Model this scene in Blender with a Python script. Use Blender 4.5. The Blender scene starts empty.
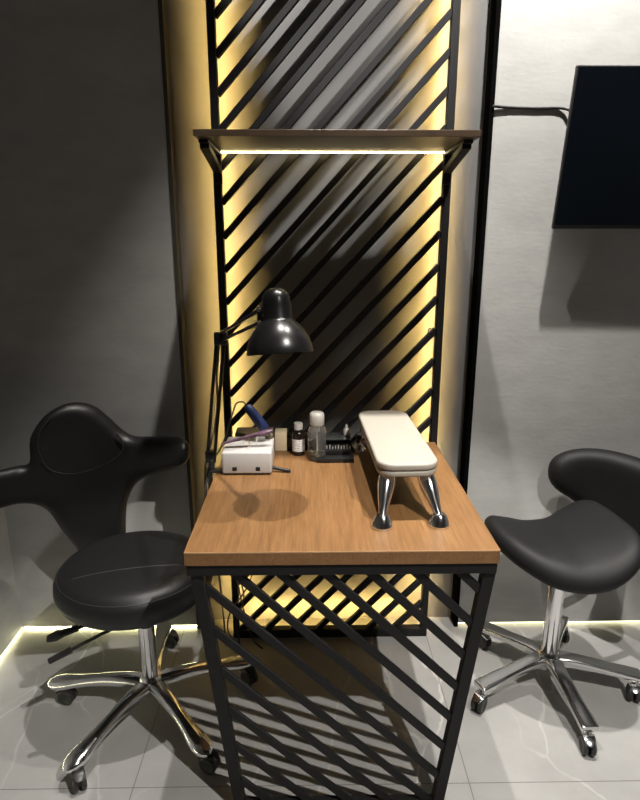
import bpy, bmesh, math, random
from mathutils import Vector, Matrix
from mathutils.geometry import delaunay_2d_cdt
random.seed(4)
C = bpy.context.scene.collection
SC = bpy.context.scene
R = math.radians
PI = math.pi

# ------------------------------------------------------------------ camera
cam = bpy.data.cameras.new('camera'); co = bpy.data.objects.new('camera', cam); C.objects.link(co)
cam.sensor_fit = 'VERTICAL'; cam.sensor_height = 24; cam.lens = 24 * 595 / 800
cam.clip_start = .02
co.location = (0, 0, 1.42)
co.rotation_euler = (R(90 - 15.23), 0, R(-0.9))
SC.camera = co
# ------------------------------------------------------------------ world, exposure
w = bpy.data.worlds.new('world'); SC.world = w; w.use_nodes = True
w.node_tree.nodes['Background'].inputs[0].default_value = (.8, .85, 1, 1)
w.node_tree.nodes['Background'].inputs[1].default_value = .05
SC.view_settings.view_transform = 'Standard'; SC.view_settings.look = 'None'
SC.view_settings.exposure = 0; SC.view_settings.gamma = 1; SC.view_settings.use_curve_mapping = False
# ------------------------------------------------------------------ ceiling spots
SPOTS = [  # x, y, power, cone deg, blend, target(x,y,z), radius
    (.62, 1.41, 285, 96, .9, (1.25, 1.85, 0), .022),
    (.07, 1.37, 190, 68, .6, (.12, 1.25, 0), .02),
    (.97, -.195, 370, 49, .2, (.22, .93, 0), .014),
    (-.42, 1.05, 175, 32, .6, (.10, 2.0, 2.12), .012),
]
CEIL = 3.0
for i, (x, y, p, cone, bl, tg, rad) in enumerate(SPOTS):
    L = bpy.data.lights.new('spot', 'SPOT'); L.energy = p; L.spot_size = R(cone); L.spot_blend = bl
    L.shadow_soft_size = rad; L.color = (1, .955, .89)
    o = bpy.data.objects.new('ceiling_spot_light', L); C.objects.link(o); o.location = (x, y, CEIL - .03)
    d = Vector(tg) - o.location; o.rotation_euler = d.to_track_quat('-Z', 'Y').to_euler()
LED_POST = 135; LED_SHELF = 26; LED_LEFT = 24; LED_RIGHT = 6

# ------------------------------------------------------------------ materials
def mat(name, col, rough=.5, metal=0, emis=None, es=0, bump=0, bscale=200, coat=0, trans=0, ior=1.45, spec=.5, vary=0, vscale=5, stretch=(1, 1, 1)):
    m = bpy.data.materials.new(name); m.use_nodes = True
    nt = m.node_tree; b = nt.nodes['Principled BSDF']
    b.inputs['Base Color'].default_value = (*col, 1); b.inputs['Roughness'].default_value = rough
    b.inputs['Metallic'].default_value = metal; b.inputs['Specular IOR Level'].default_value = spec
    b.inputs['Coat Weight'].default_value = coat
    b.inputs['Transmission Weight'].default_value = trans; b.inputs['IOR'].default_value = ior
    if emis:
        b.inputs['Emission Color'].default_value = (*emis, 1); b.inputs['Emission Strength'].default_value = es
    if bump or vary:
        tc = nt.nodes.new('ShaderNodeTexCoord'); mp = nt.nodes.new('ShaderNodeMapping')
        mp.inputs['Scale'].default_value = stretch
        nt.links.new(tc.outputs['Object'], mp.inputs['Vector'])
    if bump:
        n = nt.nodes.new('ShaderNodeTexNoise'); n.inputs['Scale'].default_value = bscale; n.inputs['Detail'].default_value = 6
        bp = nt.nodes.new('ShaderNodeBump'); bp.inputs['Strength'].default_value = bump; bp.inputs['Distance'].default_value = .002
        nt.links.new(mp.outputs[0], n.inputs['Vector']); nt.links.new(n.outputs['Fac'], bp.inputs['Height'])
        nt.links.new(bp.outputs[0], b.inputs['Normal'])
    if vary:
        n = nt.nodes.new('ShaderNodeTexNoise'); n.inputs['Scale'].default_value = vscale; n.inputs['Detail'].default_value = 5
        nt.links.new(mp.outputs[0], n.inputs['Vector'])
        r = nt.nodes.new('ShaderNodeValToRGB')
        r.color_ramp.elements[0].position = .3; r.color_ramp.elements[1].position = .7
        r.color_ramp.elements[0].color = (*[c * (1 - vary) for c in col], 1)
        r.color_ramp.elements[1].color = (*[min(1, c * (1 + vary)) for c in col], 1)
        nt.links.new(n.outputs['Fac'], r.inputs[0]); nt.links.new(r.outputs[0], b.inputs['Base Color'])
    return m

M = {}
M['plaster'] = mat('grey_plaster', (.36, .36, .35), .62, bump=.28, bscale=38, vary=.07, vscale=9, stretch=(1, 1, 2.2))
M['niche'] = mat('niche_plaster', (.13, .13, .13), .40, bump=.12, bscale=60, vary=.06, vscale=4, spec=.9)
M['ceiling'] = mat('ceiling_paint', (.25, .25, .25), .8)
M['room'] = mat('far_wall_paint', (.2, .2, .2), .8)
M['trimblack'] = mat('black_trim', (.003, .003, .003), .9, spec=.0)
M['trimdark'] = mat('dark_trim', (.05, .045, .035), .5)
M['steel'] = mat('black_powder_steel', (.008, .008, .0085), .6, bump=.08, bscale=700, spec=.3)
M['chrome'] = mat('chrome', (.82, .82, .83), .13, 1, bump=.02, bscale=30)
M['chromedull'] = mat('cast_aluminium', (.62, .62, .62), .17, 1)
M['leather'] = mat('black_leatherette', (.010, .010, .0105), .40, bump=.22, bscale=420, spec=.45)
M['leathersm'] = mat('smooth_black_leatherette', (.008, .008, .0085), .58, bump=.1, bscale=500, spec=.28)
M['seam'] = mat('seam_thread', (.018, .018, .018), .6)
M['blackplastic'] = mat('black_plastic', (.012, .012, .012), .38)
M['blackgloss'] = mat('gloss_black_enamel', (.005, .005, .005), .28, coat=0)
M['screenglass'] = mat('screen_glass', (.004, .006, .009), .1, coat=.2)
M['white'] = mat('white_plastic', (.42, .405, .39), .4)
M['pad'] = mat('white_leatherette', (.33, .305, .262), .5, bump=.06, bscale=400)
M['whitein'] = mat('lamp_inner_white', (.7, .7, .7), .5)
M['blue'] = mat('navy_rubber', (.006, .014, .055), .45)
M['purple'] = mat('purple_translucent', (.13, .07, .11), .35, vary=.5, vscale=90, trans=.25)
M['brown'] = mat('brown_card', (.13, .10, .06), .6)
M['cream'] = mat('cream_card', (.55, .45, .30), .6)
M['brownglass'] = mat('dark_bottle_glass', (.012, .008, .006), .12)
M['glass'] = mat('clear_plastic', (.93, .95, .93), .06, trans=.96, ior=1.3)
M['frost'] = mat('frosted_cap', (.62, .60, .55), .35, trans=.45)
M['liquid'] = mat('clear_liquid', (.85, .86, .78), .05, trans=.95, ior=1.33)
M['cable'] = mat('black_cable', (.012, .012, .012), .45)
M['redcable'] = mat('dark_red_cable', (.05, .012, .008), .45)
M['rubber'] = mat('castor_tyre', (.02, .02, .02), .5)
M['gold'] = mat('brass_print', (.5, .33, .08), .35, .8)
def ledmat(name, col, s):
    return mat(name, (.8, .8, .8), .5, emis=col, es=s)
M['ledpost'] = ledmat('led_warm', (1, .66, .21), LED_POST)
M['ledshelf'] = ledmat('led_shelf', (1, .78, .38), LED_SHELF)
M['ledleft'] = ledmat('led_base_left', (1, .93, .52), LED_LEFT)
M['ledright'] = ledmat('led_base_right', (1, .92, .55), LED_RIGHT)
M['lamp'] = ledmat('downlight_lens', (1, .96, .9), 14)

def wood(name, c1, c2, rough=.42):
    m = bpy.data.materials.new(name); m.use_nodes = True; nt = m.node_tree; b = nt.nodes['Principled BSDF']
    tc = nt.nodes.new('ShaderNodeTexCoord')
    def noise(scale, sv, detail=8):
        mp = nt.nodes.new('ShaderNodeMapping'); mp.inputs['Scale'].default_value = sv
        mp.inputs['Rotation'].default_value = (0, 0, R(2))
        nt.links.new(tc.outputs['Object'], mp.inputs['Vector'])
        n = nt.nodes.new('ShaderNodeTexNoise'); n.inputs['Scale'].default_value = scale; n.inputs['Detail'].default_value = detail
        n.inputs['Roughness'].default_value = .65
        nt.links.new(mp.outputs[0], n.inputs['Vector']); return n
    fine = noise(60, (4.2, .16, 4.2)); broad = noise(7, (3, .5, 3), 3)
    mix = nt.nodes.new('ShaderNodeMath'); mix.operation = 'MULTIPLY_ADD'; mix.inputs[1].default_value = .68
    m2 = nt.nodes.new('ShaderNodeMath'); m2.operation = 'MULTIPLY'; m2.inputs[1].default_value = .32
    nt.links.new(broad.outputs['Fac'], m2.inputs[0])
    nt.links.new(fine.outputs['Fac'], mix.inputs[0]); nt.links.new(m2.outputs[0], mix.inputs[2])
    r = nt.nodes.new('ShaderNodeValToRGB'); e = r.color_ramp.elements
    e[0].position = .30; e[0].color = (*c1, 1); e[1].position = .66; e[1].color = (*c2, 1)
    nt.links.new(mix.outputs[0], r.inputs[0]); nt.links.new(r.outputs[0], b.inputs['Base Color'])
    bp = nt.nodes.new('ShaderNodeBump'); bp.inputs['Strength'].default_value = .2; bp.inputs['Distance'].default_value = .0008
    nt.links.new(fine.outputs['Fac'], bp.inputs['Height']); nt.links.new(bp.outputs[0], b.inputs['Normal'])
    b.inputs['Roughness'].default_value = rough
    return m
M['wood'] = wood('walnut_laminate', (.105, .049, .0165), (.245, .125, .048))
M['darkwood'] = wood('dark_walnut_laminate', (.045, .028, .016), (.085, .055, .033), .4)
M['edgeband'] = mat('pale_edge_band', (.42, .25, .13), .4)

def floor_mat():
    m = bpy.data.materials.new('grey_marble_tile'); m.use_nodes = True; nt = m.node_tree; b = nt.nodes['Principled BSDF']
    N = nt.nodes.new; Lk = nt.links.new
    tc = N('ShaderNodeTexCoord'); sx = N('ShaderNodeSeparateXYZ'); Lk(tc.outputs['Object'], sx.inputs[0])
    def math_(op, a, bb=None, c=None):
        n = N('ShaderNodeMath'); n.operation = op
        for i, v in enumerate((a, bb, c)):
            if v is None: continue
            if isinstance(v, (int, float)): n.inputs[i].default_value = v
            else: Lk(v, n.inputs[i])
        return n.outputs[0]
    def joint(out, off, period, wd):
        a = math_('ADD', out, 50 * period - off); md = math_('MODULO', a, period)
        d = math_('MINIMUM', md, math_('SUBTRACT', period, md))
        return math_('LESS_THAN', d, wd)
    j = math_('MAXIMUM', joint(sx.outputs[0], -.48, .903, .0013), joint(sx.outputs[1], 1.272, .903, .0013))
    # veins: distorted voronoi cell borders
    def veins(scale, seed, width):
        n1 = N('ShaderNodeTexNoise'); n1.inputs['Scale'].default_value = 2.3; n1.inputs['Detail'].default_value = 6
        mp = N('ShaderNodeMapping'); mp.inputs['Location'].default_value = (seed, seed * 1.7, 0); mp.inputs['Rotation'].default_value = (0, 0, .6)
        mp.inputs['Scale'].default_value = (1, .55, 1)
        Lk(tc.outputs['Object'], mp.inputs[0]); Lk(mp.outputs[0], n1.inputs['Vector'])
        mx = N('ShaderNodeMix'); mx.data_type = 'RGBA'; mx.blend_type = 'LINEAR_LIGHT'; mx.inputs[0].default_value = .16
        Lk(mp.outputs[0], mx.inputs[6]); Lk(n1.outputs['Color'], mx.inputs[7])
        v = N('ShaderNodeTexVoronoi'); v.feature = 'DISTANCE_TO_EDGE'; v.inputs['Scale'].default_value = scale
        Lk(mx.outputs[2], v.inputs['Vector'])
        mr = N('ShaderNodeMapRange'); mr.inputs[1].default_value = 0; mr.inputs[2].default_value = width; mr.inputs[3].default_value = 1; mr.inputs[4].default_value = 0
        Lk(v.outputs['Distance'], mr.inputs[0])
        n2 = N('ShaderNodeTexNoise'); n2.inputs['Scale'].default_value = 3.3; Lk(mp.outputs[0], n2.inputs['Vector'])
        mr2 = N('ShaderNodeMapRange'); mr2.inputs[1].default_value = .48; mr2.inputs[2].default_value = .62
        Lk(n2.outputs['Fac'], mr2.inputs[0])
        return math_('MULTIPLY', mr.outputs[0], mr2.outputs[0])
    vv = math_('MAXIMUM', veins(2.6, 3.1, .012), math_('MULTIPLY', veins(4.2, 8.7, .02), .45))
    n = N('ShaderNodeTexNoise'); n.inputs['Scale'].default_value = 3.2; n.inputs['Detail'].default_value = 9; n.inputs['Roughness'].default_value = .62
    Lk(tc.outputs['Object'], n.inputs['Vector'])
    r = N('ShaderNodeValToRGB'); e = r.color_ramp.elements
    e[0].position = .3; e[0].color = (.245, .242, .235, 1); e[1].position = .72; e[1].color = (.335, .33, .32, 1)
    Lk(n.outputs['Fac'], r.inputs[0])
    m1 = N('ShaderNodeMix'); m1.data_type = 'RGBA'; Lk(math_('MULTIPLY', vv, .65), m1.inputs[0]); Lk(r.outputs[0], m1.inputs[6]); m1.inputs[7].default_value = (.62, .6, .57, 1)
    m3 = N('ShaderNodeMix'); m3.data_type = 'RGBA'; Lk(math_('MULTIPLY', j, .75), m3.inputs[0]); Lk(m1.outputs[2], m3.inputs[6]); m3.inputs[7].default_value = (.08, .078, .072, 1)
    Lk(m3.outputs[2], b.inputs['Base Color']); b.inputs['Roughness'].default_value = .42
    return m
M['floor'] = floor_mat()

# ------------------------------------------------------------------ helpers
def link(name, bm, m, parent=None, smooth=True, angle=40):
    me = bpy.data.meshes.new(name)
    bmesh.ops.recalc_face_normals(bm, faces=bm.faces)
    bm.to_mesh(me); bm.free()
    o = bpy.data.objects.new(name, me); C.objects.link(o)
    ms = m if isinstance(m, (list, tuple)) else [m]
    for k in ms: me.materials.append(M[k])
    if smooth:
        me.polygons.foreach_set('use_smooth', [True] * len(me.polygons))
        try: me.set_sharp_from_angle(angle=R(angle))
        except Exception: pass
    if parent: o.parent = parent
    return o
def tag(o, label, cat, group=None):
    o['label'] = label; o['category'] = cat
    if group: o['group'] = group
    return o
def thing(name, label, cat, loc=(0, 0, 0), rz=0, group=None):
    o = bpy.data.objects.new(name, None); C.objects.link(o); o.location = loc; o.rotation_euler = (0, 0, rz)
    o.empty_display_size = .05
    return tag(o, label, cat, group)
def struct(name, bm, m, parent=None):
    o = link(name, bm, m, parent, smooth=False)
    o['kind'] = 'structure'
    return o
def box(bm, x0, x1, y0, y1, z0, z1, bev=0, seg=2, mx=None, mi=0):
    r = bmesh.ops.create_cube(bm, size=1)
    vs = r['verts']
    bmesh.ops.scale(bm, vec=(x1 - x0, y1 - y0, z1 - z0), verts=vs)
    bmesh.ops.translate(bm, vec=((x0 + x1) / 2, (y0 + y1) / 2, (z0 + z1) / 2), verts=vs)
    fs = list({f for v in vs for f in v.link_faces})
    if bev:
        es = list({e for v in vs for e in v.link_edges})
        rr = bmesh.ops.bevel(bm, geom=es, offset=bev, segments=seg, profile=.5, affect='EDGES')
        vs = list({v for f in rr['faces'] for v in f.verts} | {v for v in vs if v.is_valid})
        fs = list({f for v in vs for f in v.link_faces})
    if mx is not None: bmesh.ops.transform(bm, matrix=mx, verts=vs)
    for f in fs: f.material_index = mi
    return vs
def B(*a, **k):
    bm = bmesh.new(); box(bm, *a, **k); return bm
def beam(bm, a, b, w, d, up=(0, 1, 0), bev=.0012):
    """square tube from a to b; w in plane, d along up"""
    a = Vector(a); b = Vector(b); L = (b - a).length; zc = (b - a).normalized(); yv = Vector(up)
    yv = (yv - zc * yv.dot(zc)).normalized(); xv = yv.cross(zc)
    mx = Matrix((xv, yv, zc)).transposed().to_4x4(); mx.translation = (a + b) / 2
    box(bm, -w / 2, w / 2, -d / 2, d / 2, -L / 2, L / 2, bev=bev, seg=1, mx=mx)
def lathe(bm, prof, n=32, mx=None, cap=True, mi=0):
    """prof [(r,z)], about z"""
    rings = []
    for r, z in prof:
        if r < 1e-6: rings.append([bm.verts.new((0, 0, z))])
        else: rings.append([bm.verts.new((r * math.cos(2 * PI * i / n), r * math.sin(2 * PI * i / n), z)) for i in range(n)])
    fs = []
    for a, b in zip(rings, rings[1:]):
        for i in range(n):
            j = (i + 1) % n
            if len(a) == 1 and len(b) == 1: continue
            if len(a) == 1: fs.append(bm.faces.new((a[0], b[i], b[j])))
            elif len(b) == 1: fs.append(bm.faces.new((a[i], a[j], b[0])))
            else: fs.append(bm.faces.new((a[i], a[j], b[j], b[i])))
    if cap:
        for rg in (rings[0], rings[-1]):
            if len(rg) > 1: fs.append(bm.faces.new(rg))
    vs = [v for rg in rings for v in rg]
    if mx is not None: bmesh.ops.transform(bm, matrix=mx, verts=vs)
    for f in fs: f.material_index = mi
    return vs
def align(p, d):
    q = Vector(d).normalized().to_track_quat('Z', 'Y'); m = q.to_matrix().to_4x4(); m.translation = Vector(p); return m
def cyl(bm, a, b, r, r2=None, n=20):
    a = Vector(a); b = Vector(b); L = (b - a).length; r2 = r if r2 is None else r2
    e = min(.0015, r * .2)
    lathe(bm, [(r - e, 0), (r, e), (r2, L - e), (r2 - e, L)], n, align(a, b - a))
def catmull(pts, sub=6, closed=False):
    P = [Vector(p) for p in pts]; n = len(P); out = []
    rng = range(n) if closed else range(n - 1)
    for i in rng:
        if closed: p0, p1, p2, p3 = P[(i - 1) % n], P[i], P[(i + 1) % n], P[(i + 2) % n]
        else: p0, p1, p2, p3 = P[max(i - 1, 0)], P[i], P[i + 1], P[min(i + 2, n - 1)]
        for k in range(sub):
            t = k / sub
            out.append(.5 * ((2 * p1) + (-p0 + p2) * t + (2 * p0 - 5 * p1 + 4 * p2 - p3) * t * t + (-p0 + 3 * p1 - 3 * p2 + p3) * t ** 3))
    if not closed: out.append(P[-1])
    return out
def loft(bm, path, sizes, n=16, expo=2.0, up=(0, 0, 1), cap=True):
    """path points with (halfwidth, halfheight) superellipse sections"""
    P = [Vector(p) for p in path]; rings = []
    for i, p in enumerate(P):
        t = (P[min(i + 1, len(P) - 1)] - P[max(i - 1, 0)]).normalized()
        u = Vector(up); s = t.cross(u).normalized(); u2 = s.cross(t)
        a, b = sizes[i]; rg = []
        for k in range(n):
            th = 2 * PI * k / n; c, sn = math.cos(th), math.sin(th)
            x = a * math.copysign(abs(c) ** (2 / expo), c); y = b * math.copysign(abs(sn) ** (2 / expo), sn)
            rg.append(bm.verts.new(p + s * x + u2 * y))
        rings.append(rg)
    for a, b in zip(rings, rings[1:]):
        for i in range(n): bm.faces.new((a[i], a[(i + 1) % n], b[(i + 1) % n], b[i]))
    if cap: bm.faces.new(rings[0]); bm.faces.new(rings[-1])
def tube(bm, pts, r, n=10, sub=6):
    P = catmull(pts, sub) if sub > 1 else [Vector(p) for p in pts]
    rings = []; prev = None
    for i, p in enumerate(P):
        t = (P[min(i + 1, len(P) - 1)] - P[max(i - 1, 0)]).normalized()
        if prev is None:
            u = Vector((0, 0, 1)) if abs(t.z) < .9 else Vector((1, 0, 0)); prev = (u - t * u.dot(t)).normalized()
        prev = (prev - t * prev.dot(t)).normalized(); s = t.cross(prev)
        rings.append([bm.verts.new(p + prev * r * math.cos(2 * PI * k / n) + s * r * math.sin(2 * PI * k / n)) for k in range(n)])
    for a, b in zip(rings, rings[1:]):
        for i in range(n): bm.faces.new((a[i], a[(i + 1) % n], b[(i + 1) % n], b[i]))
    bm.faces.new(rings[0]); bm.faces.new(rings[-1])
def T(pts, r, n=10, sub=6):
    bm = bmesh.new(); tube(bm, pts, r, n, sub); return bm
def pillow(outline, thick, rad, step, fmap, sub=6, crown=0.0, crad=.1, back=1.0):
    """puffed slab over a closed 2D outline; fmap(u,v,w)->xyz ; w from -thick/2*back..thick/2"""
    ol = [Vector((p[0], p[1])) for p in catmull([(a, b, 0) for a, b in outline], sub, True)]
    n = len(ol)
    area = sum(ol[i].x * ol[(i + 1) % n].y - ol[(i + 1) % n].x * ol[i].y for i in range(n))
    if area < 0: ol.reverse()
    def dist(p):
        best = 9
        for i in range(n):
            a = ol[i]; d = ol[(i + 1) % n] - a; L2 = d.length_squared
            t = 0 if L2 == 0 else max(0, min(1, (p - a).dot(d) / L2))
            q = (a + d * t - p).length
            if q < best: best = q
        return best
    def inside(p):
        c = False; j = n - 1
        for i in range(n):
            if (ol[i].y > p.y) != (ol[j].y > p.y) and p.x < (ol[j].x - ol[i].x) * (p.y - ol[i].y) / (ol[j].y - ol[i].y) + ol[i].x: c = not c
            j = i
        return c
    pts = list(ol)
    insets = [rad * (1 - math.cos(R(a))) for a in (18, 34, 50, 66, 84)]
    for dd in insets:
        for i in range(n):
            t = (ol[(i + 1) % n] - ol[i - 1]).normalized(); q = ol[i] + Vector((-t.y, t.x)) * dd
            if inside(q) and dist(q) > dd * .93: pts.append(q)
    xs = [p.x for p in ol]; ys = [p.y for p in ol]
    y = min(ys); r_ = 0
    while y < max(ys):
        x = min(xs) + (step / 2 if r_ % 2 else 0)
        while x < max(xs):
            q = Vector((x, y))
            if inside(q) and dist(q) > insets[-1] + step * .4: pts.append(q)
            x += step
        y += step * .866; r_ += 1
    res = delaunay_2d_cdt(pts, [(i, (i + 1) % n) for i in range(n)], [], 1, 1e-6)
    V, _, F, ov = res[0], res[1], res[2], res[3]
    bm = bmesh.new(); top = []; bot = []
    for k, p in enumerate(V):
        d = dist(p); e = d < 1e-5
        q = min(d / rad, 1); h = math.sqrt(max(0, 1 - (1 - q) ** 2))
        cr = crown * (1 - (1 - min(d / crad, 1)) ** 2)
        if e:
            v = bm.verts.new(fmap(p.x, p.y, 0)); top.append(v); bot.append(v)
        else:
            top.append(bm.verts.new(fmap(p.x, p.y, thick / 2 * h + cr)))
            bot.append(bm.verts.new(fmap(p.x, p.y, -(thick / 2 * h) * back)))
    for f in F:
        a = Vector(V[f[0]]); b = Vector(V[f[1]]); c = Vector(V[f[2]])
        if not inside((a + b + c) / 3): continue
        for L in (top, bot):
            try: bm.faces.new([L[i] for i in f])
            except ValueError: pass
    return bm
def rrect(cx, cy, hx, hy, r, k=4):
    out = []
    for sx, sy, a0 in ((1, 1, 0), (-1, 1, 90), (-1, -1, 180), (1, -1, 270)):
        for i in range(k + 1):
            a = R(a0 + 90 * i / k); out.append((cx + sx * (hx - r) + r * math.cos(a), cy + sy * (hy - r) + r * math.sin(a)))
    return out
def slab(bm, outline, z0, z1, bev=0, seg=3, fn=None):
    """prism over a polygon, bevelled rims"""
    vs = [bm.verts.new((x, y, z0)) for x, y in outline]; f = bm.faces.new(vs)
    r = bmesh.ops.extrude_face_region(bm, geom=[f]); nv = [g for g in r['geom'] if isinstance(g, bmesh.types.BMVert)]
    bmesh.ops.translate(bm, vec=(0, 0, z1 - z0), verts=nv)
    if bev:
        es = [e for e in {e for v in vs + nv for e in v.link_edges} if abs(e.verts[0].co.z - e.verts[1].co.z) < 1e-6]
        bmesh.ops.bevel(bm, geom=es, offset=bev, segments=seg, profile=.5, affect='EDGES')

# ------------------------------------------------------------------ the room
WY = 1.945; NY = 2.0; XL = -1.085; XR = 2.3; YB = -2.2
struct('floor', B(XL - .1, XR + .1, YB - .1, NY + .2, -.1, 0), 'floor')
cl = struct('ceiling', B(XL - .1, XR + .1, YB - .1, NY + .2, CEIL, CEIL + .1), 'ceiling')
GAP = .014      # shadow gap with the light strip under the wall panels
struct('wall_left', B(XL - .1, XL, YB, NY + .2, GAP, CEIL), 'plaster')
struct('wall_back', B(XL, -.432, WY, NY + .1, GAP, CEIL), 'plaster')
struct('wall_back', B(.552, XR, WY, NY + .1, GAP, CEIL), 'plaster')
struct('wall_niche', B(-.43, .55, NY, NY + .1, 0, CEIL), 'niche')
struct('wall_right', B(XR, XR + .1, YB, NY + .2, 0, CEIL), 'room')
struct('wall_front', B(XL, XR, YB - .1, YB, 0, CEIL), 'room')
bm = bmesh.new(); box(bm, XL - .1, -.432, WY + .03, NY + .1, 0, GAP); struct('trim_1', bm, 'trimblack')
bm = bmesh.new(); box(bm, .552, XR, WY + .03, NY + .1, 0, GAP); struct('trim_2', bm, 'trimblack')
bm = bmesh.new(); box(bm, XL - .1, XL - .03, YB, WY + .03, 0, GAP); struct('trim_3', bm, 'trimblack')
struct('trim_4', B(-.432, -.420, WY - .004, NY, 0, CEIL), 'trimdark')
struct('trim_5', B(.538, .552, WY - .006, NY, 0, CEIL), 'trimblack')
for (x, y, *_r) in SPOTS:
    bm = bmesh.new(); lathe(bm, [(.038, 0), (.05, 0), (.052, -.006), (.04, -.01), (.036, -.004), (.036, 0)], 32, Matrix.Translation((x, y, CEIL)), cap=False)
    o = link('downlight_ring', bm, 'white', cl); o['kind'] = 'structure'
    bm = bmesh.new(); lathe(bm, [(0, -.003), (.035, -.003), (.035, -.001), (0, -.001)], 24, Matrix.Translation((x, y, CEIL)), cap=False)
    o = link('downlight_lens', bm, 'lamp', cl); o['kind'] = 'structure'
# light strips in the gap under the panels
def strip(label, m, *a):
    return tag(link('light_strip', B(*a), m, smooth=False), label, 'light strip', None)
strip('warm white light strip glowing under the grey back wall left of the slatted screen', 'ledleft', XL + .002, -.436, WY + .014, WY + .029, .002, .011)
strip('warm white light strip along the foot of the short side wall at far left', 'ledleft', XL - .029, XL - .014, .6, WY + .0, .002, .011)
strip('thin light strip glowing under the grey back wall behind the saddle stool', 'ledright', .556, 2.0, WY + .014, WY + .029, .002, .011)

# ------------------------------------------------------------------ slatted screen
SX0, SX1, SY0, SY1, SZ1 = -.288, .4235, 1.885, 1.915, 2.60
scr = thing('slatted_screen', 'tall black steel screen of diagonal slats standing before the backlit niche', 'screen', (.067, 1.90, 0))
def sl(name, bm, m, parent=scr):
    for v in bm.verts: v.co -= Vector((.067, 1.90, 0))
    o = link(name, bm, m, parent); return o
def post(x0, x1):
    bm = bmesh.new(); box(bm, x0, x1, SY0, SY0 + .02, 0, SZ1, .0015, 1)
    box(bm, x0, x0 + .002, SY0 + .019, SY1, 0, SZ1); box(bm, x1 - .002, x1, SY0 + .019, SY1, 0, SZ1)
    return bm
for x0 in (SX0, SX1 - .0225):
    p = sl('post', post(x0, x0 + .0225), 'steel')
    xm = x0 + .01125
    for z0, z1 in ((.05, SZ1 - .05),):
        xm += .0040 if x0 > 0 else 0
        q = sl('light_strip', B(xm - .0035, xm + .0035, SY0 + .0205, SY0 + .0225, z0, z1), 'ledpost', p); q['label'] = 'warm glowing light strip'
sl('bottom_rail', B(SX0 + .0225, SX1 - .0225, SY0, SY1, 0, .032, bev=.0015, seg=1), 'steel')
sl('top_rail', B(SX0 + .0225, SX1 - .0225, SY0, SY1, SZ1 - .03, SZ1, bev=.0015, seg=1), 'steel')
m_ = 1.068; xl = SX0 + .021; xr = SX1 - .021; zb, zt = .028, SZ1 - .028
for k in range(-23, 14):
    z0 = 1.521 + .1 * k; x0, x1 = xl, xr; za, zb_ = z0, z0 + m_ * (xr - xl)
    if za < zb: x0 = xl + (zb - za) / m_; za = zb
    if zb_ > zt: x1 = xr - (zb_ - zt) / m_; zb_ = zt
    if x1 - x0 < .01 or za > zt: continue
    bm = bmesh.new(); beam(bm, (x0, 1.9, za), (x1, 1.9, zb_), .019, .018)
    sl('slat', bm, 'steel')
# bottom glow strip inside the frame's foot
q = sl('light_strip', B(SX0 + .04, SX1 - .04, SY1 + .001, SY1 + .004, .006, .014), 'ledpost'); q['label'] = 'warm glowing light strip at the foot'
# little hook on the right post
bm = T([(.381, 1.884, 1.118), (.377, 1.875, 1.122), (.372, 1.868, 1.131), (.374, 1.868, 1.142), (.380, 1.870, 1.144)], .0018)
sl('hook', bm, 'steel')

# shelf on brackets
sh = thing('wall_shelf', 'dark walnut shelf fixed across the slatted screen above the work table', 'shelf', (.068, 1.74, 1.662))
def shp(name, bm, m, parent=sh):
    for v in bm.verts: v.co -= Vector((.068, 1.74, 1.662))
    return link(name, bm, m, parent)
shp('board', B(-.290, .428, 1.60, 1.884, 1.664, 1.680, bev=.001, seg=1), 'darkwood')
for s, x in ((0, -.272), (1, .407)):
    bm = bmesh.new()
    beam(bm, (x, 1.655, 1.652), (x, 1.878, 1.612), .024, .018, up=(0, .2, .9))
    box(bm, x - .012, x + .012, 1.64, 1.883, 1.655, 1.6635, .001, 1)
    box(bm, x - .012, x + .012, 1.872, 1.8845, 1.575, 1.66, .001, 1)
    shp('bracket', bm, 'steel')
q = shp('light_strip', B(-.262, .398, 1.8735, 1.879, 1.6612, 1.6638), 'ledshelf'); q['label'] = 'warm glowing light strip under the board'

# ------------------------------------------------------------------ television
tv = thing('television', 'black flat television tilted down on the pale right wall', 'television', (1.092, 1.927, 1.675))
tv.rotation_euler = (R(8), 0, 0)
def tvp(name, bm, m, parent=tv): return link(name, bm, m, parent)
HW, HH = .362, .2165
bd = tvp('body', B(-HW, HW, -.105, -.090, -HH, HH, bev=.003), 'blackplastic')
bm = B(-HW + .004, HW - .004, -.1075, -.1045, -HH + .012, HH - .004); tvp('screen', bm, 'screenglass')
tvp('back_housing', B(-.24, .24, -.091, -.035, -.17, .10, bev=.01), 'blackplastic')
tvp('mount', B(-.06, .06, -.036, .006, -.06, .06, bev=.003), 'steel')
tag(link('television_cable', T([(.545, 1.936, 1.800), (.60, 1.94, 1.797), (.68, 1.9405, 1.795), (.735, 1.94, 1.796), (.765, 1.935, 1.793), (.79, 1.92, 1.78), (.83, 1.905, 1.76)], .0042), 'cable'),
    'thin black cable running across the pale wall into the back of the television', 'cable')

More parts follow.
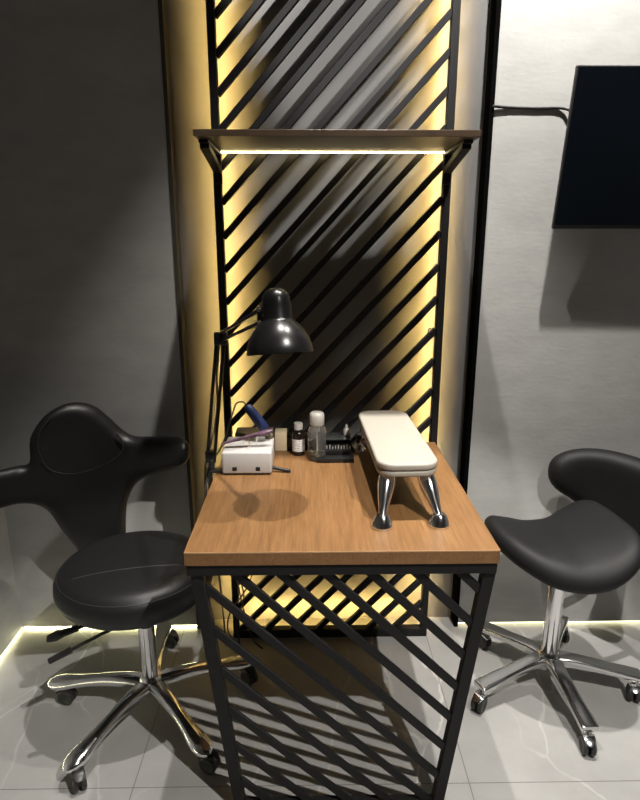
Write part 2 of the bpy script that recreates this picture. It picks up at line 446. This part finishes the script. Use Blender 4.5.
# ------------------------------------------------------------------ work table
tb = thing('work_table', 'narrow walnut topped work table with black diagonal lattice front', 'table', (.068, 1.5, 0))
def tp(name, bm, m, parent=tb):
    for v in bm.verts: v.co -= Vector((.068, 1.5, 0))
    return link(name, bm, m, parent)
DX0, DX1, DY0, DY1 = -.2785, .4145, 1.165, 1.883
top = tp('tabletop', B(DX0, DX1, DY0, DY1, .727, .76, bev=.0008, seg=1), 'wood')
bm = B(DX0 + .001, DX1 - .001, DY0 - .0006, DY0 + .0005, .7572, .7603); e_ = tp('edge_banding', bm, 'edgeband', top); e_['label'] = 'paler worn front edge'
fy = lambda z: 1.182 + (.715 - z) * .03
for (xa, xb) in ((-.259, -.186), (.403, .322)):
    bm = bmesh.new(); beam(bm, (xa, fy(.715) + .012, .715), (xb, fy(0) + .012, .002), .028, .026)
    l_ = tp('leg', bm, 'steel')
tp('front_rail', B(DX0 + .002, DX1 - .002, 1.172, 1.202, .698, .7265, bev=.0012, seg=1), 'steel')
bm = bmesh.new(); box(bm, -.173, .309, fy(.02), fy(.02) + .022, 0, .020, .0012, 1); tp('bottom_rail', bm, 'steel')
for x in (-.26, .396): tp('side_rail', B(x - .015, x + .015, 1.203, 1.884, .698, .7265, bev=.0012, seg=1), 'steel')
tp('back_rail', B(-.244, .38, 1.855, 1.884, .698, .7265, bev=.0012, seg=1), 'steel')
lxl = lambda z: -.186 - .073 * z / .715 + .012
lxr = lambda z: .322 + .081 * z / .715 - .012
for k in range(-6, 6):
    c = .521 + .1015 * k      # x + z along the bar
    za = .702; xa = c - za
    if xa < lxl(za):
        za = (c + .174) / (1 - .073 / .715); xa = lxl(za)
    zb2 = (c - .310) / (1 + .081 / .715); xb = lxr(zb2)
    if zb2 < .012: zb2 = .012; xb = c - zb2
    if za < .04 or zb2 > za - .02: continue
    bm = bmesh.new(); beam(bm, (xa, fy(za) + .007, za), (xb, fy(zb2) + .007, zb2), .0205, .008)
    tp('lattice_bar', bm, 'steel')
# power block slung under the left rear of the top
pb = thing('power_block', 'black plug block hanging under the left rear corner of the work table', 'power strip', (-.235, 1.80, .58))
link('housing', B(-.045, .03, -.03, .03, -.02, .10, bev=.005), 'blackplastic', pb)
link('cord', T([(-.02, 0, -.02), (-.035, .0, -.12), (-.02, .01, -.30), (.02, .0, -.50), (.06, .03, -.585)], .003), 'redcable', pb)
link('cord', T([(0, 0, -.02), (-.02, -.01, -.18), (.0, .01, -.36), (-.03, .02, -.46), (-.02, .03, -.585)], .003), 'cable', pb)
link('cord', T([(.02, 0, -.02), (.05, .02, -.16), (.02, .0, -.30), (-.05, .01, -.42), (-.06, .03, -.52), (-.02, .06, -.59)], .0026), 'redcable', pb)

# ------------------------------------------------------------------ castor stools
def castor(parent, x, y, ang, style):
    """wheel pair with hood; (x,y) stem, wheel trails at ang"""
    c = thing('castor', 'x', 'x'); del c['label']; del c['category']
    bm = bmesh.new(); lathe(bm, [(.0, .082), (.007, .082), (.0075, .055), (.011, .052), (.011, .046), (0, .046)], 16, cap=False)
    # hood: curved plate over the wheels
    pts = [Vector((.024 + .031 * math.cos(R(a)), 0, .026 + .031 * math.sin(R(a)))) for a in (160, 135, 110, 85, 60, 35)]
    loft(bm, pts, [(.011, .003), (.015, .0035), (.017, .0038), (.017, .0038), (.015, .0035), (.009, .003)], 12, 4, up=(0, 1, 0) if False else (0, 0, 1))
    box(bm, -.006, .026, -.0035, .0035, .022, .054, .002, 1)
    hood = link('castor', bm, 'chrome' if style else 'blackplastic', None)
    bpy.data.objects.remove(c)
    hood.parent = parent; hood.location = (x, y, 0); hood.rotation_euler = (0, 0, R(ang))
    bm = bmesh.new()
    for s in (-1, 1):
        mx = Matrix.Translation((.024, s * .0105, .026)) @ Matrix.Rotation(PI / 2, 4, 'X')
        lathe(bm, [(0, -.0055), (.016, -.0055), (.018, -.007), (.0235, -.007), (.026, -.0045), (.026, .0045), (.0235, .007), (.018, .007), (.016, .0055), (0, .0055)], 28, mx, cap=False)
    link('wheel', bm, 'rubber', hood)
    return hood

def star_base(parent, angles, swivel, kind, rr=.285):
    q_ = rr / .285
    hubz = .088
    bm = bmesh.new(); lathe(bm, [(0, .060), (.03, .060), (.036, .068), (.037, .095), (.033, .115), (.028, .122), (0, .122)], 36, cap=False)
    link('hub', bm, 'chromedull' if kind else 'chrome', parent)
    for a, sw in zip(angles, swivel):
        bm = bmesh.new(); ca, sa = math.cos(R(a)), math.sin(R(a))
        if kind == 0:   # rounded polished arms ending in a swollen shoe
            st = [(.02, .092, .026, .019), (.06, .095, .025, .020), (.12, .094, .021, .018), (.18, .087, .0195, .0155), (.225, .080, .0225, .0155), (.26, .074, .0275, .018), (.29, .070, .0275, .0165), (.308, .067, .020, .012), (.318, .064, .007, .006)]
            ex = 2.4
        else:           # flat topped arms with a square nose
            st = [(.02, .093, .026, .017), (.06, .095, .0255, .017), (.12, .092, .0235, .0145), (.18, .086, .0235, .0125), (.24, .080, .025, .0115), (.29, .075, .026, .0105), (.302, .074, .026, .0095), (.305, .074, .023, .007)]
            ex = 5
        P = catmull([(r * q_ * ca, r * q_ * sa, z) for r, z, w_, h_ in st], 3); S = catmull([(w_, h_, 0) for r, z, w_, h_ in st], 3)
        loft(bm, P, [(max(.002, s.x), max(.002, s.y)) for s in S], 20, ex)
        if kind == 0:
            lathe(bm, [(.017, .058), (.0135, .045), (.011, .040), (0, .040)], 18, Matrix.Translation((rr * ca, rr * sa, .012)), cap=False)
        link('base_arm', bm, 'chromedull' if kind else 'chrome', parent)
        castor(parent, rr * ca, rr * sa, sw, kind)

# ---- left stool with winged backrest
st = thing('wheeled_stool', 'black round-seated wheeled stool with winged T-shaped backrest, left of the table', 'stool', (-.500, 1.560, 0))
star_base(st, (-117, -49, 22, 96, 175), (-60, -25, -45, -20, -10), 0, .298)
bm = bmesh.new(); cyl(bm, (0, 0, .11), (0, 0, .30), .0245, n=32); cyl(bm, (0, 0, .29), (0, 0, .40), .019, n=32)
link('column', bm, 'chrome', st)
bm = bmesh.new(); box(bm, -.075, .075, -.07, .10, .375, .405, .008); box(bm, -.03, .03, -.03, .04, .345, .38, .01)
cyl(bm, (.03, .02, .36), (.09, .03, .34), .022); link('mechanism', bm, 'blackplastic', st)
def seat_map(u, v, w):
    return (u, v, .452 + w + .012 * (1 if w > 0 else 0) - .10 * max(0, math.hypot(u, v) - .1) ** 1.5 * (w > 0))
oc = [(.226 * math.cos(R(a)), .212 * math.sin(R(a)) ) for a in range(0, 360, 20)]
seat = link('seat', pillow(oc, .092, .048, .024, seat_map, crown=.010, crad=.2), 'leather', st)
seat.location = (-.018, .008, .004); seat.rotation_euler = (R(1), R(0), 0)
def arc_top(f, n, a0, a1):
    return [f(a0 + (a1 - a0) * i / n) for i in range(n + 1)]
zt_ = lambda r: .4515 + .058 + .010 * (1 - (1 - min(max(.215 - r, 0) / .2, 1)) ** 2) - .10 * max(0, r - .1) ** 1.5
link('seam', T([(x, -.06 - .35 * x ** 2 + .22 * x, zt_(math.hypot(x, -.06 - .35 * x ** 2 + .22 * x))) for x in [-.14 + .02 * i for i in range(16)]], .0016, 6, 2), 'seam', seat)
link('seam', T([(.213 * math.cos(R(a)), .199 * math.sin(R(a)), .4925) for a in range(190, 352, 6)], .0016, 6, 2), 'seam', seat)
# levers
for (a, b, c_) in (((-.05, -.05, .375), (-.222, -.10, .335), 0), ((-.03, -.10, .375), (-.205, -.18, .318), 1)):
    bm = bmesh.new(); cyl(bm, a, b, .005); g = Vector(b) - Vector(a); g.normalize()
    if c_: cyl(bm, Vector(b) - g * .055, Vector(b) + g * .008, .0095, .0085)
    else: loft(bm, [Vector(b) - g * .06, Vector(b) - g * .02, Vector(b), Vector(b) + g * .025], [(.009, .008), (.012, .008), (.02, .009), (.013, .006)], 14, 3)
    link('lever', bm, 'blackplastic', st)
# backrest: world outline (x,z) on a curved sheet
OB = [(-.854, .764), (-.845, .841), (-.808, .900), (-.752, .927), (-.692, .912), (-.644, .866), (-.609, .825), (-.570, .803), (-.497, .806), (-.417, .812), (-.383, .791), (-.39, .742), (-.427, .712), (-.499, .684), (-.571, .645), (-.607, .587), (-.620, .526), (-.628, .435), (-.645, .385), (-.70, .37), (-.742, .39), (-.770, .445), (-.802, .523), (-.825, .588), (-.851, .624), (-.887, .644), (-.922, .648), (-.953, .658), (-.967, .695), (-.962, .74), (-.940, .760), (-.913, .763), (-.886, .761)]
def bk_map(u, v, w):
    y = 1.83 - (1.9 if u < -.6 else 1.3) * (u + .6) ** 2
    return (u + .500, y - w - 1.560 - .05 * max(0, .6 - v), v)
bk = link('backrest', pillow(OB, .062, .032, .022, bk_map, sub=4, crown=.012, crad=.12), 'leather', st)
sm = [(-.815, .770), (-.80, .735), (-.765, .712), (-.72, .708), (-.665, .722), (-.62, .745), (-.598, .770), (-.598, .80), (-.612, .825)]
link('seam', T([bk_map(a, b, .0405) for a, b in sm], .0030, 8, 4), 'seam', bk)
sm = [(-.815, .770), (-.822, .81), (-.812, .86), (-.785, .895)]
link('seam', T([bk_map(a, b, .036) for a, b in sm], .0026, 8, 4), 'seam', bk)
link('backrest_bar', T([(-.02, .06, .385), (-.12, .19, .375), (-.18, .285, .39), (-.20, .300, .46), (-.20, .298, .56)], .013, 14), 'blackplastic', st)

# ---- right saddle stool
s2 = thing('wheeled_saddle_stool', 'black saddle-shaped wheeled stool with curved side bolster, right of the table', 'stool', (.775, 1.650, 0))
star_base(s2, (-157, -87, -14, 59, 131), (-130, -100, -110, -90, -60), 1, .262)
bm = bmesh.new(); cyl(bm, (0, 0, .11), (0, 0, .43), .0255, n=32); cyl(bm, (0, 0, .43), (0, 0, .46), .018, n=32)
link('column', bm, 'chrome', s2)
bm = bmesh.new(); box(bm, -.07, .11, -.06, .06, .435, .462, .006); link('mechanism', bm, 'blackplastic', s2)
OS = [(-.215, .02), (-.207, .092), (-.17, .115), (-.11, .125), (-.05, .12), (.02, .135), (.09, .165), (.155, .17), (.20, .13), (.215, .06), (.222, -.03), (.222, -.135), (.188, -.195), (.11, -.221), (.02, -.212), (-.06, -.19), (-.13, -.14), (-.185, -.07)]
def sad_map(u, v, w):
    h = 1.0 * max(0, u - .01) ** 1.6 + .55 * max(0, -u - .06) ** 1.5
    h -= .75 * max(0, -v - .05) ** 2
    return (u * .90 - .030, v + .002, .500 + w + h)
link('seat', pillow(OS, .075, .04, .022, sad_map, sub=4, crown=.012, crad=.15), 'leathersm', s2)
# bolster: s along an arc (degrees about seat centre), z height
def bol_map(u, v, w):
    a = R(20) + u / .30
    rad = .297 - w + .02 * math.cos(2 * (a - R(20)))
    return (.020 + rad * math.cos(a), -.055 + rad * math.sin(a), v - .062)
OBL = [(.352, .70), (.344, .755), (.29, .79), (.20, .805), (.09, .80), (0, .79), (-.1, .785), (-.19, .77), (-.25, .73), (-.27, .68), (-.24, .61), (-.17, .555), (-.08, .51), (.02, .50), (.10, .515), (.18, .56), (.26, .615), (.325, .655)]
bo = link('backrest', pillow(OBL, .07, .036, .024, bol_map, sub=4, crown=.01, crad=.1), 'leathersm', s2)
bm = T([(.06, 0, .44), (.20, .05, .435), (.30, .09, .47), (.325, .10, .56), (.325, .10, .62)], .012, 14); link('backrest_bar', bm, 'steel', s2)
bm = bmesh.new(); cyl(bm, (-.03, -.02, .45), (-.14, .08, .43), .005); link('lever', bm, 'blackplastic', s2)

# ------------------------------------------------------------------ hand rest
TZ = .7606
hr = thing('hand_rest', 'white padded hand rest on splayed chrome legs standing on the table', 'hand rest', (.226, 1.545, TZ), R(2))
def pad_layer(z0, z1, hx, hy, m, name):
    bm = bmesh.new(); slab(bm, rrect(0, 0, hx, hy, .042, 6), z0, z1, .006, 3); return link(name, bm, m, hr)
pad_layer(.108, .1235, .0735, .228, 'pad', 'pad_base')
pad_layer(.1245, .143, .075, .230, 'pad', 'cushion')
link('underplate', B(-.055, .055, -.20, .20, .101, .1085, bev=.002), 'steel', hr)
for sx in (-1, 1):
    for sy in (-1, 1):
        a = Vector((sx * .046, sy * .185, .104)); b = Vector((sx * .068, sy * .262, .020))
        lg = bmesh.new(); P = [a + (b - a) * t for t in (0, .12, .28, .5, .72, .9, 1)]
        loft(lg, P, [(.017, .017), (.0205, .0205), (.0210, .0210), (.0175, .0175), (.013, .013), (.010, .010), (.0095, .0095)], 22, 2, up=(0, 1, 0))
        l_ = link('leg', lg, 'chrome', hr)
        bm = bmesh.new(); lathe(bm, [(0, .0), (.0262, .0), (.0270, .003), (.0260, .006), (.0170, .026), (.0125, .030), (0, .030)], 28, Matrix.Translation((b.x, b.y, 0)), cap=False)
        link('foot', bm, 'chrome', l_)

# ------------------------------------------------------------------ desk lamp
lp = thing('desk_lamp', 'black swing-arm desk lamp with dome shade clamped to the table edge', 'lamp', (-.285, 1.63, .76))
O = Vector((-.285, 1.63, .76))
def lpp(name, bm, m, parent=lp):
    for v in bm.verts: v.co -= O
    return link(name, bm, m, parent)
bm = bmesh.new(); box(bm, -.300, -.255, 1.612, 1.648, .7612, .768, .002); box(bm, -.300, -.291, 1.612, 1.648, .664, .768, .002); box(bm, -.300, -.254, 1.612, 1.648, .664, .671, .002)
cyl(bm, (-.264, 1.63, .64), (-.264, 1.63, .6975), .004); cyl(bm, (-.264, 1.63, .632), (-.264, 1.63, .642), .012)
cyl(bm, (-.29, 1.63, .766), (-.29, 1.63, .80), .0095)
lpp('clamp', bm, 'blackplastic')
E0 = Vector((-.292, 1.63, .80)); E1 = Vector((-.250, 1.645, 1.155))
bm = bmesh.new()
for dx in (-.0105, .0105): beam(bm, E0 + Vector((dx, 0, 0)), E1 + Vector((dx, 0, 0)), .0095, .009)
box(bm, E0.x - .016, E0.x + .016, 1.622, 1.638, .79, .825, .003); lpp('lower_arm', bm, 'blackgloss')
bm = bmesh.new(); pts = []
for i in range(90): pts.append(E0 + (E1 - E0) * (.08 + .32 * i / 90) + Vector((.0035 * math.cos(i * 1.57), .0035 * math.sin(i * 1.57) - .006, 0)))
tube(bm, pts, .0009, 5, 1); tube(bm, [E0 + (E1 - E0) * .4 + Vector((0, -.006, 0)), E0 + (E1 - E0) * .9 + Vector((0, -.006, 0))], .001, 6, 1); lpp('spring', bm, 'chrome')
bm = bmesh.new(); cyl(bm, E1 + Vector((-.018, 0, 0)), E1 + Vector((.018, 0, 0)), .010); box(bm, E1.x - .018, E1.x + .018, E1.y - .012, E1.y + .012, E1.z - .022, E1.z + .014, .004)
lpp('elbow', bm, 'blackgloss')
HC = Vector((-.073, 1.40, 1.154))
tilt = Matrix.Rotation(R(-4), 4, 'Y') @ Matrix.Rotation(R(-10.5), 4, 'X')
nk = Vector((-.120, 1.41, 1.243))
bm = bmesh.new()
for dz in (.014, -.016): beam(bm, E1 + Vector((.0, -.004, dz * .7)), nk + Vector((0, 0, dz)), .008, .008, up=(0, 0, 1))
box(bm, nk.x - .006, nk.x + .008, nk.y - .006, nk.y + .006, nk.z - .024, nk.z + .022, .002); lpp('upper_arm', bm, 'blackgloss')
mx = Matrix.Translation(HC) @ tilt
bm = bmesh.new()
prof = [(.079, 0), (.0795, .002), (.0775, .018), (.072, .036), (.062, .054), (.050, .068), (.0405, .0765), (.0362, .080), (.0355, .083), (.0352, .115), (.0335, .130), (.029, .142), (.021, .1505), (.011, .1545), (0, .1555)]
lathe(bm, prof, 48, mx, cap=False)
shd = lpp('lamp_shade', bm, 'blackgloss')
bm = bmesh.new(); lathe(bm, [(.0785, .0005), (.0765, .018), (.071, .0355), (.061, .053), (.049, .067), (.03, .075), (0, .075)], 48, mx, cap=False)
q = lpp('shade_lining', bm, 'whitein', shd); q['label'] = 'white inside of the shade'
bm = bmesh.new(); lathe(bm, [(0, .015), (.012, .018), (.022, .030), (.024, .042), (.018, .056), (.013, .075)], 24, mx, cap=False)
lpp('bulb', bm, 'white', shd)
bm = bmesh.new()
for dz in (.014, -.016): cyl(bm, nk + Vector((.0, -.008, dz)), nk + Vector((.0, .008, dz)), .005)
cyl(bm, nk + Vector((.008, 0, .0)), nk + Vector((.020, -.004, .003)), .007); lpp('knuckle', bm, 'chrome')
lpp('power_cord', T([(-.255, 1.652, 1.14), (-.268, 1.66, 1.05), (-.270, 1.655, .95), (-.284, 1.65, .87), (-.307, 1.645, .80), (-.318, 1.66, .70), (-.315, 1.72, .55), (-.31, 1.78, .30), (-.305, 1.82, .02)], .003), 'cable')

# ------------------------------------------------------------------ nail drill
nd = thing('nail_drill_box', 'white nail drill control box at the left rear of the table', 'nail drill', (-.185, 1.672, TZ))
bm = B(-.0715, .0715, -.072, .072, .004, .070, bev=.006, seg=3); link('housing', bm, 'white', nd)
link('base', B(-.066, .066, -.068, .068, 0, .0045, bev=.001), 'blackplastic', nd)
for x in (-.035, .032):
    bm = bmesh.new(); box(bm, x - .0065, x + .0065, -.074, -.0715, .014, .025, .002); link('socket', bm, 'blackplastic', nd)
for (x, y, h) in ((-.012, -.035, .022), (.006, -.047, .030), (.024, -.015, .028), (.024, .025, .02)):
    bm = bmesh.new(); cyl(bm, (x, y, .070), (x, y, .070 + h), .0013, n=8); cyl(bm, (x, y, .070 + h), (x, y, .074 + h), .0022, n=8); link('bit', bm, 'chrome', nd)
link('plug', T([(.0716, -.045, .012), (.082, -.046, .011), (.105, -.05, .007), (.125, -.052, .0055)], .0052, 12), 'blackplastic', nd)
# file lying across the box
a = Vector((-.262, 1.640, .8425)); b = Vector((-.112, 1.652, .879))
bm = bmesh.new(); loft(bm, [a, a + (b - a) * .25, a + (b - a) * .7, b - (b - a) * .1, b], [(.006, .0025), (.009, .003), (.011, .0055), (.011, .007), (.005, .004)], 14, 3)
tag(link('nail_brush', bm, 'purple'), 'mottled purple brush handle lying slanted across the white drill box', 'brush')
# handpiece
a = Vector((-.137, 1.70, .866)); b = Vector((-.190, 1.70, .940)); dv = (b - a).normalized()
hp = thing('drill_handpiece', 'navy blue drill handpiece leaning above the white control box with looping cable', 'nail drill handpiece', a)
L = (b - a).length
bm = bmesh.new(); lathe(bm, [(0, 0), (.012, 0), (.0155, .006), (.0158, .04), (.0145, .07), (.0132, L - .006), (.009, L), (0, L)], 26, align((0, 0, 0), b - a), cap=False)
link('grip', bm, 'blue', hp)
bm = bmesh.new(); lathe(bm, [(0, -.026), (.003, -.026), (.004, -.014), (.009, -.010), (.0105, 0), (0, 0)], 20, align((0, 0, 0), b - a), cap=False); link('nose', bm, 'blackplastic', hp)
cb = [b, b + Vector((-.012, 0, .012)), b + Vector((-.032, 0, .006)), b + Vector((-.045, .0, -.03)), Vector((-.245, 1.72, .885)), Vector((-.262, 1.70, .83)), Vector((-.285, 1.685, .79)), Vector((-.302, 1.65, .765)), Vector((-.308, 1.60, .70)), Vector((-.300, 1.58, .60))]
link('cable', T([p - a for p in cb], .0028), 'cable', hp)
bm = bmesh.new(); lathe(bm, [(0, 0), (.012, 0), (.013, .010), (.008, .014), (.006, .017), (0, .017)], 18, Matrix.Translation((-.128, 1.722, .832)), cap=False)
tag(link('drill_rest', bm, 'brown'), 'small round brown holder on the drill box carrying the blue handpiece', 'holder')
# boxes behind
def bx(name, label, cat, x0, x1, y0, y1, h, m, rot=0, z=TZ):
    cx, cy = (x0 + x1) / 2, (y0 + y1) / 2
    o = link(name, B(x0 - cx, x1 - cx, y0 - cy, y1 - cy, 0, h, bev=.0025), m); o.location = (cx, cy, z); o.rotation_euler = (0, 0, R(rot)); tag(o, label, cat); return o
bx('storage_box', 'low brown box behind the white drill box', 'box', -.242, -.122, 1.80, 1.862, .062, 'brown')
bx('storage_box', 'cream coloured box between the brown box and the small black case', 'box', -.116, -.078, 1.80, 1.85, .062, 'cream')
cse = thing('polish_case', 'low black case with a rounded lid behind the dark bottle', 'case', (-.055, 1.835, TZ))
link('body', B(-.058, .060, -.03, .03, 0, .042, bev=.003), 'blackplastic', cse)
bm = bmesh.new(); lathe(bm, [(0, 0), (.02, 0), (.021, .006), (.019, .020), (.014, .025), (0, .026)], 26, Matrix.Translation((.0, -.005, .042)), cap=False); link('lid', bm, 'blackgloss', cse)

# dark bottle
def label_mat():
    m = mat('printed_label', (.75, .74, .72), .5); nt = m.node_tree
    tc = nt.nodes.new('ShaderNodeTexCoord'); wv = nt.nodes.new('ShaderNodeTexWave'); wv.bands_direction = 'Z'; wv.inputs['Scale'].default_value = 55
    n = nt.nodes.new('ShaderNodeTexNoise'); n.inputs['Scale'].default_value = 260
    r = nt.nodes.new('ShaderNodeValToRGB'); r.color_ramp.elements[0].position = .68; r.color_ramp.elements[0].color = (.75, .74, .72, 1); r.color_ramp.elements[1].position = .8; r.color_ramp.elements[1].color = (.12, .12, .13, 1)
    ml = nt.nodes.new('ShaderNodeMath'); ml.operation = 'MULTIPLY'; ad = nt.nodes.new('ShaderNodeMath'); ad.operation = 'MULTIPLY'; ad.inputs[1].default_value = 1.75
    nt.links.new(tc.outputs['Object'], wv.inputs[0]); nt.links.new(tc.outputs['Object'], n.inputs[0]); nt.links.new(wv.outputs['Fac'], ml.inputs[0])
    nt.links.new(n.outputs['Fac'], ad.inputs[0]); nt.links.new(ad.outputs[0], ml.inputs[1])
    nt.links.new(ml.outputs[0], r.inputs[0]); nt.links.new(r.outputs[0], nt.nodes['Principled BSDF'].inputs['Base Color']); return m
M['label'] = label_mat()
bt = thing('polish_bottle', 'small dark bottle with white cap and white paper label', 'bottle', (-.040, 1.772, TZ))
bm = bmesh.new(); lathe(bm, [(0, 0), (.018, 0), (.0195, .002), (.0195, .066), (.017, .074), (.010, .081), (.010, .086), (0, .086)], 32, cap=False); link('body', bm, 'brownglass', bt)
bm = bmesh.new(); lathe(bm, [(0, .0835), (.0135, .0835), (.0135, .102), (.0125, .104), (0, .104)], 32, cap=False); link('cap', bm, 'white', bt)
bm = bmesh.new(); lathe(bm, [(.0198, .014), (.0202, .014), (.0202, .054), (.0198, .054)], 32, cap=False); link('paper_label', bm, 'label', bt)
# clear pump bottle
pb2 = thing('dispenser_bottle', 'tall clear bottle with frosted cap beside the black tray', 'bottle', (.018, 1.728, TZ))
bm = bmesh.new(); lathe(bm, [(0, 0), (.026, 0), (.0285, .003), (.0285, .085), (.026, .100), (.018, .112), (.0155, .116), (.0155, .122), (0, .122)], 36, cap=False)
link('body', bm, 'glass', pb2)
bm = bmesh.new(); lathe(bm, [(0, .004), (.0262, .004), (.0268, .010), (.0268, .028), (0, .028)], 36, cap=False); link('liquid', bm, 'liquid', pb2)
bm = bmesh.new(); cyl(bm, (0, 0, .012), (0, 0, .118), .002); lathe(bm, [(0, .09), (.007, .09), (.008, .112), (0, .112)], 16, cap=False); link('dip_tube', bm, 'frost', pb2)
bm = bmesh.new(); lathe(bm, [(.0215, .112), (.0225, .114), (.0225, .140), (.0205, .148), (.017, .151), (0, .151)], 36, cap=False); link('cap', bm, 'frost', pb2)
# black tray with bits
tr = thing('accessory_tray', 'black rectangular tray with clear lid edge and row of pale bits', 'tray', (.092, 1.775, TZ))
bm = bmesh.new(); box(bm, -.076, .038, -.082, .075, 0, .006, .002); box(bm, -.076, .038, -.082, -.078, .005, .014, .001); box(bm, -.076, .038, .071, .075, .005, .042, .001)
box(bm, -.076, -.072, -.078, .071, .005, .014, .001); box(bm, .034, .038, -.078, .071, .005, .014, .001); link('base', bm, 'blackplastic', tr)
link('insert', B(-.06, .03, -.03, .05, .006, .022, bev=.002), 'blackplastic', tr)
bm = bmesh.new(); box(bm, -.072, .034, -.0, .071, .045, .0475, .001); link('lid', bm, 'glass', tr)
for i in range(10):
    bm = bmesh.new(); cyl(bm, (-.052 + .009 * i, -.018, .022), (-.052 + .009 * i, -.018, .030 + .003 * (i % 3)), .0018, n=8); link('bit', bm, 'white', tr)
dr = thing('dropper_bottle', 'tiny white bottle with pointed cap at the tray beside the hand rest', 'bottle', (.113, 1.815, TZ + .0478))
bm = bmesh.new(); lathe(bm, [(0, 0), (.0095, 0), (.010, .002), (.010, .018), (.007, .023), (0, .023)], 20, cap=False); link('body', bm, 'white', dr)
bm = bmesh.new(); lathe(bm, [(0, .022), (.0055, .022), (.004, .032), (.003, .036), (0, .036)], 16, cap=False); link('cap', bm, 'white', dr)
